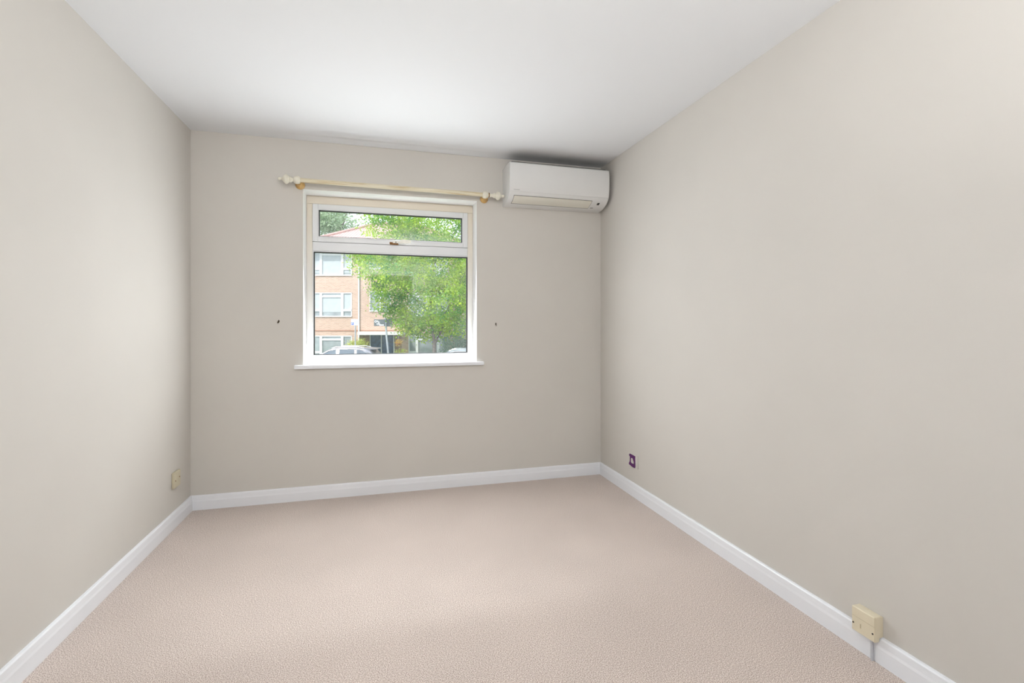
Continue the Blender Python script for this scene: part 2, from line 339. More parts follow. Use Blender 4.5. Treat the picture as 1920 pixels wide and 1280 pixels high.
# painted lining of the opening
bm = new(); e = .0015
box(bm, (WX0-.0, .0004, WZ0-.02), (WX0+e, FB, WZ1)); box(bm, (WX1-e, .0004, WZ0-.02), (WX1, FB, WZ1)); box(bm, (WX0, .0004, WZ1-e), (WX1, FB, WZ1))
wp('reveal', bm, M['reveal'])
def member(bm, x0, z0, x1, z1, y=FY, yb=FB, bev=.004): box(bm, (x0, y, z0), (x1, yb, z1), bev)
bm = new(); member(bm, WX0+e, 2.017, WX1-e, WZ1-e); member(bm, WX0+e, WZ0, .699, 2.017); member(bm, 1.797, WZ0, WX1-e, 2.017); 
fr = wp('outer_frame', bm, M['aged'])
bm = new(); member(bm, .699, WZ0, 1.797, .950); 
for x0, x1 in ((.699, .703), (1.797, 1.797)): pass
wp('bottom_rail', bm, M['upvc'])
bm = new(); member(bm, .699, 1.690, 1.797, 1.752); wp('transom', bm, M['upvc'])
# glazing beads and gaskets round a pane
def pane(x0, z0, x1, z1, yb, m_b, parent):
    bm = new(); k = .007
    for a, b in (((x0-k, z0-k), (x1+k, z0)), ((x0-k, z1), (x1+k, z1+k)), ((x0-k, z0), (x0, z1)), ((x1, z0), (x1+k, z1))): box(bm, (a[0], yb-.002, a[1]), (b[0], yb+.012, b[1]), .002)
    wp('glazing_bead', bm, m_b, parent)
    bm = new(); g = .006
    for a, b in (((x0, z0), (x1, z0+g*.6)), ((x0, z1-g), (x1, z1)), ((x0, z0), (x0+g, z1)), ((x1-g, z0), (x1, z1))): box(bm, (a[0], yb+.004, a[1]), (b[0], yb+.030, b[1]))
    wp('gasket', bm, M['gasket'], parent)
    bm = new(); y = yb+.018
    bm.faces.new([bm.verts.new(v) for v in ((x0, y, z0), (x1, y, z0), (x1, y, z1), (x0, y, z1))]); box(bm, (x0, y+.016, z0), (x1, y+.0161, z1)) if False else None
    wp('pane', bm, M['glass'], parent)
pane(.706, .957, 1.797, 1.683, FY+.004, M['upvc'], None)
# top-hung sash
bm = new(); sy = FY-.008
box(bm, (.700, sy, 1.753), (.735, FB-.01, 2.016), .003); box(bm, (1.761, sy, 1.753), (1.796, FB-.01, 2.016), .003); box(bm, (.735, sy, 1.753), (1.761, FB-.01, 1.783), .003); box(bm, (.735, sy, 1.980), (1.761, FB-.01, 2.016), .003)
sash = wp('sash', bm, M['upvc'])
pane(.741, 1.789, 1.755, 1.974, sy, M['upvc'], sash)
bm = new(); tube(bm, [(1.222, sy-.012, 1.763), (1.282, sy-.012, 1.760)], .0065, 8); box(bm, (1.225, sy-.018, 1.7505), (1.285, sy, 1.757), .001)
hd = wp('handle_base', bm, M['brass'], sash)
bm = new(); prism(bm, [(1.245, 1.761), (1.300, 1.761), (1.345, 1.762), (1.372, 1.766), (1.374, 1.785), (1.320, 1.789), (1.308, 1.786), (1.288, 1.774), (1.245, 1.772)], 1, sy-.030, sy-.014)
hl = wp('handle_lever', bm, M['handle'], sash)
bm = new(); lathe(bm, [(-.0325, .004), (-.0300, .0045), (-.028, .0045)], (1.266, sy, 1.7665), 'y', 10); wp('lever_screw', bm, M['black'], sash)
# sill board
bm = new(); box(bm, (WX0, -.004, WZ0-.0265), (WX1, FY+.01, WZ0-.0005)); box(bm, (.607, -.030, WZ0-.0265), (1.888, -.0004, WZ0-.0005), .006)
wp('window_sill', bm, M['gloss'], None, 50)

# ------------------------------------------------------------------ air conditioner
AX0, AX1 = 2.034, 2.800
ac = thing('air_conditioner', 'white wall-mounted air conditioner in the top right corner beside the window', 'air conditioner', (AX0, 0, 2.043))
AO = (AX0, 0, 2.043)
prof = [(-.001, 2.322), (-.10, 2.325), (-.165, 2.324), (-.192, 2.320), (-.205, 2.310), (-.2105, 2.27), (-.2115, 2.22), (-.209, 2.17), (-.204, 2.135), (-.197, 2.113), (-.185, 2.095), (-.163, 2.077), (-.135, 2.064), (-.105, 2.053), (-.075, 2.047), (-.03, 2.0435), (-.001, 2.043)]
# front cover (z above 2.105) and the body behind it
def clipprof(zmin, off): return [(y-off if y < -.02 else y, z) for y, z in prof if z >= zmin]
bm = new(); prism(bm, [(min(y+.004, -.001) if y < -.15 and z > 2.09 else y, z) for y, z in prof], 0, AX0+.003, AX1-.003)
obj('housing', local(bm, AO), M['acwhite'], ac, 25)
bm = new()
outer = [(y-.001, z+.0) for y, z in prof if z > 2.100 and y < -.15]; inner = [(y+.0035, z) for y, z in outer][::-1]
prism(bm, outer+inner, 0, AX0+.0015, AX1-.0015); bmesh.ops.bevel(bm, geom=[e_ for e_ in bm.edges if abs(e_.verts[0].co.x-e_.verts[1].co.x) < 1e-6], offset=.0012, segments=1, affect='EDGES')
front = obj('front_panel', local(bm, AO), M['acwhite'], ac, 25)
# end caps
for x0, x1 in ((AX0, AX0+.004), (AX1-.004, AX1)):
    bm = new(); prism(bm, [(y*.985, 2.05+(z-2.05)*.985) for y, z in prof], 0, x0, x1); obj('end_cap', local(bm, AO), M['acwhite'], ac, 25)
def on_prof(s0, s1, off, x0, x1, n=6, th=.002):
    """patch lying on the curved underside between depths s0 and s1 (y values)"""
    import bisect
    low = [(y, z) for y, z in prof if z < 2.14]; low.sort()
    def zy(y):
        for (ya, za), (yb, zb) in zip(low, low[1:]):
            if ya <= y <= yb: return za+(zb-za)*(y-ya)/(yb-ya), Vector((0, -(zb-za), (yb-ya))).normalized()
        return low[0][1], Vector((0, -1, 0))
    bm = new(); vo = []; vi = []
    for i in range(n+1):
        y = s0+(s1-s0)*i/n; z, nn = zy(y)
        if nn.z > 0: nn = -nn
        p = Vector((0, y, z)); a = p+nn*off; b = p-nn*th
        vo.append((a.y, a.z)); vi.append((b.y, b.z))
    prism(bm, vo+vi[::-1], 0, x0, x1); return bm
obj('outlet_slot', local(on_prof(-.178, -.092, .0006, 2.072, 2.676), AO), M['black'], ac)
obj('louvre', local(on_prof(-.1768, -.0990, .0018, 2.0745, 2.6735), AO), M['accream'], ac, 30)
bm = new(); box(bm, (AX0+.02, -.185, 2.3242), (AX1-.02, -.012, 2.3262))  # unseen black top added to cut bounce and deepen the shade above
for k in range(14): box(bm, (AX0+.02, -.180+k*.012, 2.3262), (AX1-.02, -.176+k*.012, 2.3282))
obj('shade_grille', local(bm, AO), M['black'], ac)
# status window, sensor and mark
obj('sensor_window', local(on_prof(-.166, -.146, .0015, 2.724, 2.742, 2), AO), M['black'], ac)
obj('status_light', local(on_prof(-.112, -.100, .0012, 2.690, 2.712, 2), AO), M['greyprint'], ac)
# maker's name in small grey print
cu = bpy.data.curves.new('brand_print', 'FONT'); cu.body = 'DAIKIN'; cu.size = .0125; cu.extrude = .0002; cu.space_character = 1.05
to = bpy.data.objects.new('brand_print', cu); COL.objects.link(to)
me = bpy.data.meshes.new_from_object(to); bpy.data.objects.remove(to)
bo = bpy.data.objects.new('brand_print', me); COL.objects.link(bo); me.materials.clear(); me.materials.append(M['greyprint'])
bo.parent = ac; bo.location = Vector((2.062, -.2095, 2.1175))-Vector(AO); bo.rotation_euler = (PI/2+math.radians(-10), 0, 0)

# ------------------------------------------------------------------ curtain pole
PY, PZ = -.078, 2.108
pole = thing('curtain_pole', 'varnished pine curtain pole above the window with cream turned finials', 'curtain pole', (1.255, 0, PZ))
PO = (1.255, 0, PZ); sl = math.radians(.42)
pole.rotation_euler = (0, sl, 0)
bm = new(); lathe(bm, [(-.640, .0148), (.655, .0148)], (1.255, PY, PZ), 'x', 24); obj('rod', local(bm, PO), M['pine'], pole, True)
def finial(sx, x0):
    pr = [(0, .014), (.012, .016), (.016, .012), (.026, .011), (.036, .013), (.040, .019), (.046, .020), (.050, .016), (.055, .022), (.066, .030), (.074, .031), (.083, .026), (.091, .015), (.097, .008), (.104, .009), (.109, .0115), (.116, .010), (.121, .004)]
    bm = new(); lathe(bm, [(sx*t, r) for t, r in pr], (x0, PY, PZ), 'x', 20); obj('finial', local(bm, PO), M['cream'], pole, 50)
finial(-1, .640); finial(1, 1.908)
bm = new(); lathe(bm, [(.0, .0165), (.006, .0165)], (1.9095, PY, PZ), 'x', 18)
obj('finial_gap', local(bm, PO), M['brass'], pole, True)
for x in (.634, 1.884):
    bm = new(); lathe(bm, [(-.020, .017), (-.016, .023), (-.004, .026), (.006, .026), (.016, .022), (.020, .017)], (x, PY, PZ), 'x', 22); ring = obj('bracket_ring', local(bm, PO), M['cream'], pole, 50)
    bm = new(); lathe(bm, [(0, .030), (-.008, .030), (-.016, .022), (-.03, .015), (-.055, .014), (-.062, .018), (-.066, .016)], (x+.008, -.0004, PZ-.012), 'y', 20); obj('bracket', local(bm, PO), M['orangepine'], pole, 50)

# ------------------------------------------------------------------ small wall fittings
# cream blank plate on the left wall
bm = new(); box(bm, (.0003, -.295, .228), (.016, -.205, .318), .004); lo = (0, -.25, .273)
pl = thing('blank_plate', 'cream blank wall plate low on the left wall near the corner', 'wall plate', lo)
obj('plate', local(bm, lo), M['platecream'], pl, 40)
for y, z in ((-.222, .278), (-.281, .270)):
    bm = new(); lathe(bm, [(.0150, .0045), (.0168, .0045), (.0172, .003)], (0, y, z), 'x', 12); obj('screw', local(bm, lo), M['brass'], pl, True)
# junction box on the right wall, notched over the skirting
lo = (W, -2.174, .077)
jb = thing('junction_box', 'cream plastic junction box above the right skirting board, near the bottom right', 'junction box', lo)
y0, y1, z0, z1 = -2.216, -2.132, .077, .163
bm = new(); prism(bm, [(W-.0004, .0915), (W-.0004, z1-.002), (W-.0056, z1), (W-.036, z1), (W-.038, z1-.002), (W-.038, z0+.002), (W-.036, z0), (W-.0175, z0), (W-.0175, .0915)], 1, y0, y1); 
bmesh.ops.bevel(bm, geom=[e_ for e_ in bm.edges if abs(e_.verts[0].co.y-e_.verts[1].co.y) < 1e-6 and (e_.verts[0].co.x+e_.verts[1].co.x)/2 < W-.0065], offset=.0015, segments=2, affect='EDGES')
obj('box_body', local(bm, lo), M['boxcream'], jb, 40)
bm = new(); box(bm, (W-.0386, y0+.0015, .1300), (W-.0376, y1-.0015, .1308)); obj('lid_seam', local(bm, lo), M['seam'], jb)
for y, z in ((y0+.007, .105), (y1-.006, .105)):
    bm = new(); lathe(bm, [(-.0395, .0028), (-.0378, .0028)], (W, y, z), 'x', 10); obj('screw_hole', local(bm, lo), M['black'], jb)
bm = new(); box(bm, (W-.0388, -2.1665, .098), (W-.0378, -2.1635, .113), .0004); obj('key_slot', local(bm, lo), M['seam'], jb)
bm = new(); prism(bm, [(W-.0179, .0), (W-.0179, .0765), (W-.027, .0765), (W-.024, .055), (W-.025, .02), (W-.024, 0)], 1, -2.1965, -2.1900)
tag(obj('cable_cover', bm, M['trunk'], smooth=40), 'thin pale grey cable cover running down the skirting board below the junction box', 'cable cover')
# taped plate
lo = (W, -.517, .242)
tp = thing('taped_plate', 'beige painted wall plate edged in purple masking tape, low on the right wall', 'wall plate', lo)
bm = new(); box(bm, (W-.007, -.574, .199), (W-.0003, -.458, .285), .002); obj('plate', local(bm, lo), M['wall'], tp, 40)
bm = new()
O = [(-.461, .272), (-.474, .281), (-.547, .277), (-.544, .262), (-.549, .205), (-.541, .196), (-.512, .199), (-.466, .207), (-.462, .215), (-.475, .230), (-.475, .262)]
I = [(-.489, .250), (-.498, .257), (-.512, .256), (-.527, .236), (-.528, .222), (-.512, .222), (-.502, .219), (-.490, .222), (-.485, .228), (-.487, .232), (-.487, .246)]
O = [(-.461, .268), (-.474, .280), (-.547, .279), (-.545, .262), (-.549, .206), (-.541, .197), (-.512, .196), (-.464, .203), (-.460, .210), (-.474, .228), (-.475, .258)]
def ringp(O, I, x):
    vo = [bm.verts.new((x, *p)) for p in O]; vi = [bm.verts.new((x, *p)) for p in I]; n = len(O); return vo, vi
vo, vi = ringp(O, I, W-.0085); wo, wi = ringp(O, I, W-.0068); n = len(O)
# inner ring must follow the outer ring in angle
for i in range(n):
    j = (i+1) % n
    bm.faces.new((vo[i], vo[j], vi[j], vi[i])); bm.faces.new((wo[i], wo[j], vo[j], vo[i])); bm.faces.new((vi[i], vi[j], wi[j], wi[i]))
obj('purple_tape', local(bm, lo), M['tape'], tp)
# two holes in the window wall
def hole(x, z, pts, lbl, seed):
    rnd = random.Random(seed); lo = (x, 0, z)
    t = thing('wall_hole', lbl, 'wall hole', lo, 0, 'old plug holes in the window wall')
    bm = new(); c = bm.verts.new((0, -.0014, 0)); n = 16
    rg = [bm.verts.new((math.cos(2*PI*k/n)*.016*rnd.uniform(.8, 1.1), -.0003, math.sin(2*PI*k/n)*.021*rnd.uniform(.8, 1.1))) for k in range(n)]
    for k in range(n): bm.faces.new((c, rg[k], rg[(k+1) % n]))
    obj('filler_patch', bm, M['filler'] if False else M['wall'], t)
    bm = new(); prism(bm, pts, 1, -.0030, -.0016); obj('hole_mark', bm, M['hole'], t)
hole(.508, 1.190, [(-.007, -.006), (-.003, -.013), (.001, -.008), (.006, -.004), (.008, .004), (.004, .013), (.001, .012), (-.001, .004), (-.004, .007), (-.005, 0)], 'small dark hole in the wall left of the window', 1)
hole(1.981, 1.172, [(-.003, .010), (.001, .014), (.005, .008), (.005, -.010), (.003, -.015), (.000, -.008), (-.004, .000)], 'small dark hole in the wall right of the window', 2)

# ------------------------------------------------------------------ fill lights added behind the camera, shaped as lamps
M['opal_dim'] = emis('dim opal glass', (1, .97, .92), .3)
M['opal'] = emis('glowing opal glass', (1, .98, .95), 2.0)
# unseen uplight added to brighten the whole room, shaped as a floor lamp
lo = (1.5, -3.8, 0); ul = thing('added_uplight', 'unseen fill light added behind the viewpoint, shaped as a tall white uplighter', 'floor lamp', lo)
bm = new(); lathe(bm, [(0.001, .14), (.015, .14), (.025, .12), (.03, .02)], lo, 'z', 28); obj('base', local(bm, lo), M['metal'], ul, 40)
bm = new(); lathe(bm, [(.025, .012), (1.46, .012)], lo, 'z', 14); obj('pole', local(bm, lo), M['metal'], ul, True)
bm = new(); lathe(bm, [(1.44, .02), (1.45, .06), (1.49, .14), (1.54, .19), (1.545, .19), (1.50, .14), (1.465, .06), (1.46, .02)], lo, 'z', 28); obj('lamp_bowl', local(bm, lo), M['gloss'], ul, 60)
u = area('uplight_fill', (0, 0, 1.552), (PI, 0, 0), .34, .34, UP_FILL, (.985, .995, 1)); u.data.shape = 'DISK'; u.parent = ul
# unseen batten light added behind the viewpoint to brighten the window wall
lo = (1.0, LY+.04, 2.335); bl_ = thing('added_batten', 'unseen slim white fill light added along the top of the wall above the doorway', 'lamp', lo)
bm = new(); box(bm, (-.8, -.038, -.05), (.8, -.002, .05), .004); obj('lamp_housing', bm, M['gloss'], bl_, 40)
bm = new(); box(bm, (-.76, -.002, -.035), (.76, .008, .035), .003); obj('diffuser', bm, M['opal'], bl_, 40)
u = area('batten_fill', (0, .012, 0), (PI/2-.16, 0, 0), 1.5, .06, BATTEN_FILL, (1, .995, .985)); u.data.spread = 1.75; u.parent = bl_
# unseen fill light added in the hall, shaped as a ceiling lamp
lo = (1.31, LY-1.1, H); hl_ = thing('added_hall_light', 'unseen round opal fill light added in the hall beyond the doorway', 'lamp', lo)
bm = new(); lathe(bm, [(-.001, .15), (-.03, .16), (-.06, .14), (-.085, .08), (-.09, .02)], (0, 0, 0), 'z', 28); obj('opal_shade', bm, M['opal_dim'], hl_, 60)
u = area('hall_fill', (0, 0, -.11), (0, 0, 0), .3, .3, HALL_FILL*4, (1, .985, .96)); u.data.shape = 'DISK'; u.parent = hl_

# ------------------------------------------------------------------ outside: everything stands in the street's own frame
GZ = -1.65                                   # street level
def E(u, v, z=GZ): return Vector((CX, CY, 0))+rt*u+fw*v+Vector((0, 0, z))
def px(x, v): return (x-960)/910.17*v        # bearing of a thing v metres away -> sideways metres
def pz(y, v): return CZ+(607.1-y)/910.17*v
def street(name, label, cat, u, v, z=GZ, group=None): return thing(name, label, cat, E(u, v, z), -YAW, group)
def slab(name, u0, v0, u1, v1, z0, z1, m, label, cat):
    bm = new(); c = [E(u0, v0, z0), E(u1, v0, z0), E(u1, v1, z0), E(u0, v1, z0)]
    a = [bm.verts.new(p) for p in c]; b = [bm.verts.new(p+Vector((0, 0, z1-z0))) for p in c]
    bm.faces.new(a); bm.faces.new(b)
    for i in range(4): bm.faces.new((a[i], a[(i+1) % 4], b[(i+1) % 4], b[i]))
    return tag(obj(name, bm, m), label, cat, kind='structure')
slab('ground_front', -60, 5.0, 60, 17, GZ-.2, GZ+.02, M['lawn'], 'front lawn below the window', 'ground')
slab('road', -60, 17, 60, 27, GZ-.2, GZ-.06, M['tarmac'], 'grey road between the houses', 'road')
slab('pavement', -60, 27, 60, 29, GZ-.2, GZ, M['paving'], 'pale pavement on the far side of the road', 'pavement')
slab('ground_far', -60, 29, 60, 90, GZ-.2, GZ+.005, M['lawn'], 'lawn around the brick block', 'ground')

# brick block across the road -------------------------------------------------
BV = 32.0; uc = px(713, BV)
bl = street('apartment_block', 'three-storey pink brick apartment block with a red tiled roof across the road', 'building', uc, BV)
X = lambda x: px(x, BV)-uc            # image bearing -> block's own sideways axis
Z = lambda y: pz(y, BV)-GZ            # height above the street
hw = X(713+152); top = Z(462)
# facade with openings left for the windows, door and stair windows
ops = []
def mir(a, b): return [(a, b), (-b, -a)]
wl = (X(586), X(660))
rows = [(Z(517), Z(470)), (Z(594), Z(548.5)), (Z(672), Z(629))]
for (zb, zt) in rows:
    for a, b in mir(*wl): ops.append((a, b, zb, zt))
for zb, zt in ((Z(505), Z(470)), (Z(584), Z(546))): ops.append((X(693), X(733), zb, zt))
ops.append((X(673), X(753), 0.0, Z(628)))
xs = sorted({-hw, hw}|{v for o in ops for v in o[:2]}); zs = sorted({0, top}|{v for o in ops for v in o[2:]})
bm = new(); cache = {}
def vert(x, y, z):
    k = (round(x, 4), round(y, 4), round(z, 4))
    if k not in cache: cache[k] = bm.verts.new((x, y, z))
    return cache[k]
for i in range(len(xs)-1):
    for j in range(len(zs)-1):
        mx_, mz_ = (xs[i]+xs[i+1])/2, (zs[j]+zs[j+1])/2
        if any(a < mx_ < b and c < mz_ < d for a, b, c, d in ops): continue
        bm.faces.new([vert(xs[i], 0, zs[j]), vert(xs[i+1], 0, zs[j]), vert(xs[i+1], 0, zs[j+1]), vert(xs[i], 0, zs[j+1])])
for a, b, c, d in ops:                                    # reveals of the openings
    dp = .12 if d != Z(628) else 1.0
    q = [(a, c), (b, c), (b, d), (a, d)]
    for i in range(4):
        p0, p1 = q[i], q[(i+1) % 4]
        bm.faces.new([bm.verts.new(v) for v in ((p0[0], 0, p0[1]), (p1[0], 0, p1[1]), (p1[0], dp, p1[1]), (p0[0], dp, p0[1]))])
D = 9.0
for q in (((-hw, 0, 0), (-hw, D, 0), (-hw, D, top), (-hw, 0, top)), ((hw, 0, 0), (hw, D, 0), (hw, D, top), (hw, 0, top)), ((-hw, D, 0), (hw, D, 0), (hw, D, top), (-hw, D, top)), ((-hw, .9, 0), (hw, .9, 0), (hw, .9, top), (-hw, .9, top))):
    bm.faces.new([bm.verts.new(v) for v in q])
bm.faces.new([bm.verts.new(v) for v in ((X(673), 1.0, 0), (X(753), 1.0, 0), (X(753), 1.0, Z(628)), (X(673), 1.0, Z(628)))]) if False else None
obj('brick_wall', bm, M['brick'], bl, fix=False)
bm = new(); zc = Z(620); box(bm, (-hw-.02, -.03, zc-.02), (hw+.02, 0, zc+.03)); obj('string_course', bm, M['terracotta'], bl)
for x0, x1 in ((-hw, X(673)), (X(753), hw)):
    bm = new(); box(bm, (x0, -.012, Z(629)), (x1, .0, Z(629)+.21)); obj('soldier_course', bm, M['brick'], bl)
# roof
bm = new(); ov = .45; rz = Z(420); r0, r1 = X(682), X(756); ez = top; 
ev = [(-hw-ov, -ov, ez), (hw+ov, -ov, ez), (hw+ov, D+ov, ez), (-hw-ov, D+ov, ez)]
rv = D/2
r0, r1 = -1.5, 1.5
rz = CZ+(607.1-420)/910.17*(BV+rv)-GZ
a, b, c, d = [bm.verts.new(p) for p in ev]; e1 = bm.verts.new((r0, rv, rz)); e2 = bm.verts.new((r1, rv, rz))
bm.faces.new((a, b, e2, e1)); bm.faces.new((b, c, e2)); bm.faces.new((c, d, e1, e2)); bm.faces.new((d, a, e1)); bm.faces.new((a, d, c, b))
obj('roof', bm, M['tiles'], bl)
bm = new(); tube(bm, [(-hw-ov, -ov, ez+.05), (r0, rv, rz+.05)], .1, 8); tube(bm, [(hw+ov, -ov, ez+.05), (r1, rv, rz+.05)], .1, 8); tube(bm, [(r0, rv, rz+.05), (r1, rv, rz+.05)], .1, 8); obj('ridge_tiles', bm, M['ridge'], bl)
bm = new(); box(bm, (-hw-ov, -ov-.1, ez-.18), (hw+ov, -ov, ez+.02)); obj('gutter', bm, M['white_frame'], bl)
bm = new(); box(bm, (X(745)-.3, rv+.6, rz-1.2), (X(745)+.4, rv+1.3, rz+.35)); obj('chimney', bm, M['brick'], bl)
# windows of the block
def far_window(a, b, zb, zt, layout, blind):
    fr_ = new(); f = .06
    def bar(x0, z0, x1, z1, y=-.02): box(fr_, (x0, y, z0), (x1, y+.10, z1))
    bar(a, zb, b, zb+f*1.3, -.07); bar(a, zt-f, b, zt); bar(a, zb, a+f, zt); bar(b-f, zb, b, zt)
    wd = b-a; m1, m2 = a+wd*.215, a+wd*.755
    if layout == 'wide':
        for m_ in (m1, m2): bar(m_-.08, zb, m_+.08, zt, -.03)
        tl = zt-.075*2.6; bar(m1, zt-.31, m2, zt-.20)
        zl = zb+(zt-zb)*.27
        bar(a, zl-.06, m1, zl+.08); bar(m2, zl-.06, b, zl+.08)
    else:
        bar((a+b)/2-.05, zb, (a+b)/2+.05, zt)
    o = obj('window', fr_, M['white_frame'], bl)
    p = new(); box(p, (a, .05, zb), (b, .055, zt)); obj('pane', p, M['farglass'], o)
    if blind:
        p = new(); hb = (zt-zb)*blind; box(p, (m1, .035, zt-hb), (m2, .04, zt-.1)); box(p, (a+.05, .035, zt-hb*.92), (m1-.05, .04, zt-.1)); box(p, (m2+.05, .035, zt-hb*.92), (b-.05, .04, zt-.1)); obj('blind', p, M['curtain'], o)
for i, (zb, zt) in enumerate(rows):
    for (a, b) in mir(*wl): far_window(a, b, zb, zt, 'wide', (.95, .80, 0)[i])
for zb, zt in ((Z(505), Z(470)), (Z(584), Z(546))): far_window(X(693), X(733), zb, zt, 'stair', 0)
# entrance
bm = new(); box(bm, (px(670, BV-1.1)-uc, -1.1, pz(628, BV-1.1)-GZ), (px(753.5, BV-1.1)-uc, -.005, pz(621.8, BV-1.1)-GZ), .02); obj('entrance_canopy', bm, M['canopy'], bl)
bm = new(); box(bm, (X(690.5), .55, 0), (X(734), .62, Z(628))); dr = obj('entrance_door', bm, M['door_blue'], bl)
bm = new(); box(bm, (X(688.8), .5, 0), (X(690.5), .62, Z(628))); box(bm, (X(734), .5, 0), (X(736), .62, Z(628))); box(bm, (X(711)-.03, .5, 0), (X(711)+.03, .56, Z(628))); obj('door_post', bm, M['white_frame'], dr)
bm = new(); box(bm, (X(739), .78, Z(635.5)), (X(741.5), .86, Z(630.5)), .01); obj('porch_light', bm, M['canopy'], bl)
bm = new(); tube(bm, [(X(673.5), -.07, 0), (X(673.5), -.07, top-.1)], .05, 8); obj('reflection_line', bm, M['white_frame'], bl)  # pale pipe standing in for a line reflected in the window glass

# leaves ------------------------------------------------------------------------
def leaves(blobs, n, size, seed, shell=.55, clump=6, spread=1.1):
    """blobs: (x,y,z, rx,ry,rz) ellipsoids; leaves grow in small clumps near their surfaces"""
    rnd = random.Random(seed); bm = new(); vol = [b[3]*b[4]+b[3]*b[5]+b[4]*b[5] for b in blobs]; tv = sum(vol)
    for b, v in zip(blobs, vol):
        for _ in range(int(n*v/tv/clump)):
            d = Vector((rnd.gauss(0, 1), rnd.gauss(0, 1), rnd.gauss(0, 1))).normalized(); r = shell+(1-shell)*rnd.random()**.6
            r *= 1+.16*noise.noise(d*2.3+Vector(b[:3]))
            c = Vector((b[0]+d.x*b[3]*r, b[1]+d.y*b[4]*r, b[2]+d.z*b[5]*r))
            for k in range(clump):
                p = c+Vector((rnd.gauss(0, 1), rnd.gauss(0, 1), rnd.gauss(0, .7)))*size*spread; s = size*rnd.uniform(.6, 1.15)
                nrm = (d*.6+Vector((rnd.gauss(0, 1), rnd.gauss(0, 1), rnd.gauss(0, 1)+.8))).normalized()
                u = nrm.orthogonal().normalized(); q = Matrix.Rotation(rnd.random()*6.28, 3, nrm); u = q @ u; v2 = nrm.cross(u)
                bm.faces.new([bm.verts.new(w_) for w_ in (p-u*s*.5, p-v2*s*.32+nrm*s*.06, p+u*s*.5, p+v2*s*.32+nrm*s*.06)])
    return bm
def branch(bm, a, b, r0, r1, bend, seed, n=6):
    rnd = random.Random(seed); a, b = Vector(a), Vector(b); L = (b-a).length; pts = []
    for i in range(n+1):
        t = i/n; o = Vector((math.sin(t*PI)*bend, rnd.uniform(-.02, .02)*L, 0)); pts.append(a.lerp(b, t)+o)
    tube(bm, pts, [r0+(r1-r0)*i/n for i in range(n+1)], 8)
# street tree in front of the block
TV = 27.9; tu = px(814.5, TV)
tr = street('street_tree', 'leafy yellow-green street tree in front of the brick block', 'tree', tu, TV)
tx = lambda x: px(x, TV)-tu; tz = lambda y: pz(y, TV)-GZ
bm = new(); branch(bm, (0, 0, 0), (0, 0, tz(640)), .14, .105, 0, 1, 4); branch(bm, (0, 0, tz(642)), (tx(806), .2, tz(560)), .085, .05, -.05, 2); branch(bm, (.02, 0, tz(644)), (tx(838), -.2, tz(585)), .07, .035, .1, 3)
branch(bm, (tx(808), .1, tz(590)), (tx(760), -.6, tz(540)), .05, .02, 0, 4); branch(bm, (tx(807), .2, tz(575)), (tx(812), .3, tz(430)), .06, .02, .05, 5); branch(bm, (tx(809), .2, tz(540)), (tx(735), .3, tz(450)), .04, .012, 0, 6); branch(bm, (tx(835), -.2, tz(590)), (tx(880), -.5, tz(500)), .04, .012, 0, 7); branch(bm, (tx(809), .2, tz(500)), (tx(865), .4, tz(410)), .04, .012, 0, 8)
branch(bm, (tx(806), .1, tz(610)), (tx(770), -.5, tz(575)), .03, .012, 0, 9)
obj('trunk', bm, M['bark'], tr, True)
tb = []
for x, y, rx, ry, dv in ((812, 400, 95, 75, 0), (740, 420, 62, 42, -.4), (770, 470, 75, 45, .3), (712, 497, 50, 30, -.6), (690, 478, 30, 12, -.4), (760, 520, 65, 48, -1.0), (820, 500, 85, 60, .5), (900, 480, 80, 80, 0), (735, 552, 38, 38, -.8), (775, 588, 48, 38, -.2), (838, 570, 62, 48, -.8), (905, 570, 60, 60, .2), (800, 615, 40, 24, .4), (850, 610, 36, 22, .2), (765, 605, 24, 26, .1), (745, 590, 20, 22, -.3)):
    k = TV/910.17; tb.append((tx(x), dv, tz(y), rx*k, max(rx, ry)*k*.75, ry*k))
obj('crown', leaves(tb, 66000, .135, 5, .35, 22, 1.6), M['leaf'], tr, fix=False)
# pale trees beyond the roof
def tree(name, label, x, v, ytop, ybot, wpx, m, n, size, seed, group=None):
    t = street(name, label, 'tree', px(x, v), v, group=group); k = v/910.17; zt, zb = pz(ytop, v)-GZ, pz(ybot, v)-GZ; rnd = random.Random(seed)
    bm = new(); branch(bm, (0, 0, 0), (0, 0, (zt+zb)/2), .35, .12, .2, seed)
    for i in range(5): branch(bm, (0, 0, zb+(zt-zb)*.1*i), (rnd.uniform(-1, 1)*wpx*k*.35, rnd.uniform(-1, 1), zb+(zt-zb)*(.4+.12*i)), .12, .03, 0, seed+i)
    obj('trunk', bm, M['bark'], t, True)
    bb = []
    for i in range(9): bb.append((rnd.uniform(-.33, .33)*wpx*k, rnd.uniform(-.2, .2)*wpx*k, zb+(zt-zb)*rnd.uniform(.25, .8), wpx*k*rnd.uniform(.16, .26), wpx*k*.2, (zt-zb)*rnd.uniform(.14, .24)))
    obj('crown', leaves(bb, n, size, seed, .4), m, t, fix=False); return t
tree('broadleaf_tree', 'hazy pale green tree behind the left end of the red roof', 640, 52, 372, 470, 120, M['leafpale'], 4200, .32, 11, 'pale trees behind the roof')
tree('broadleaf_tree', 'tall pale green tree behind the left gable, partly bare', 560, 60, 350, 520, 110, M['leafpale'], 3500, .34, 12, 'pale trees behind the roof')
tree('broadleaf_tree', 'dark green tree behind the right end of the block', 905, 50, 420, 600, 150, M['leafhedge'], 6000, .32, 13, 'trees beside the block')
tree('broadleaf_tree', 'rounded green tree on the lawn to the right of the apartment block', 1010, 44, 380, 600, 190, M['leaf'], 4500, .34, 15, 'trees beside the block')
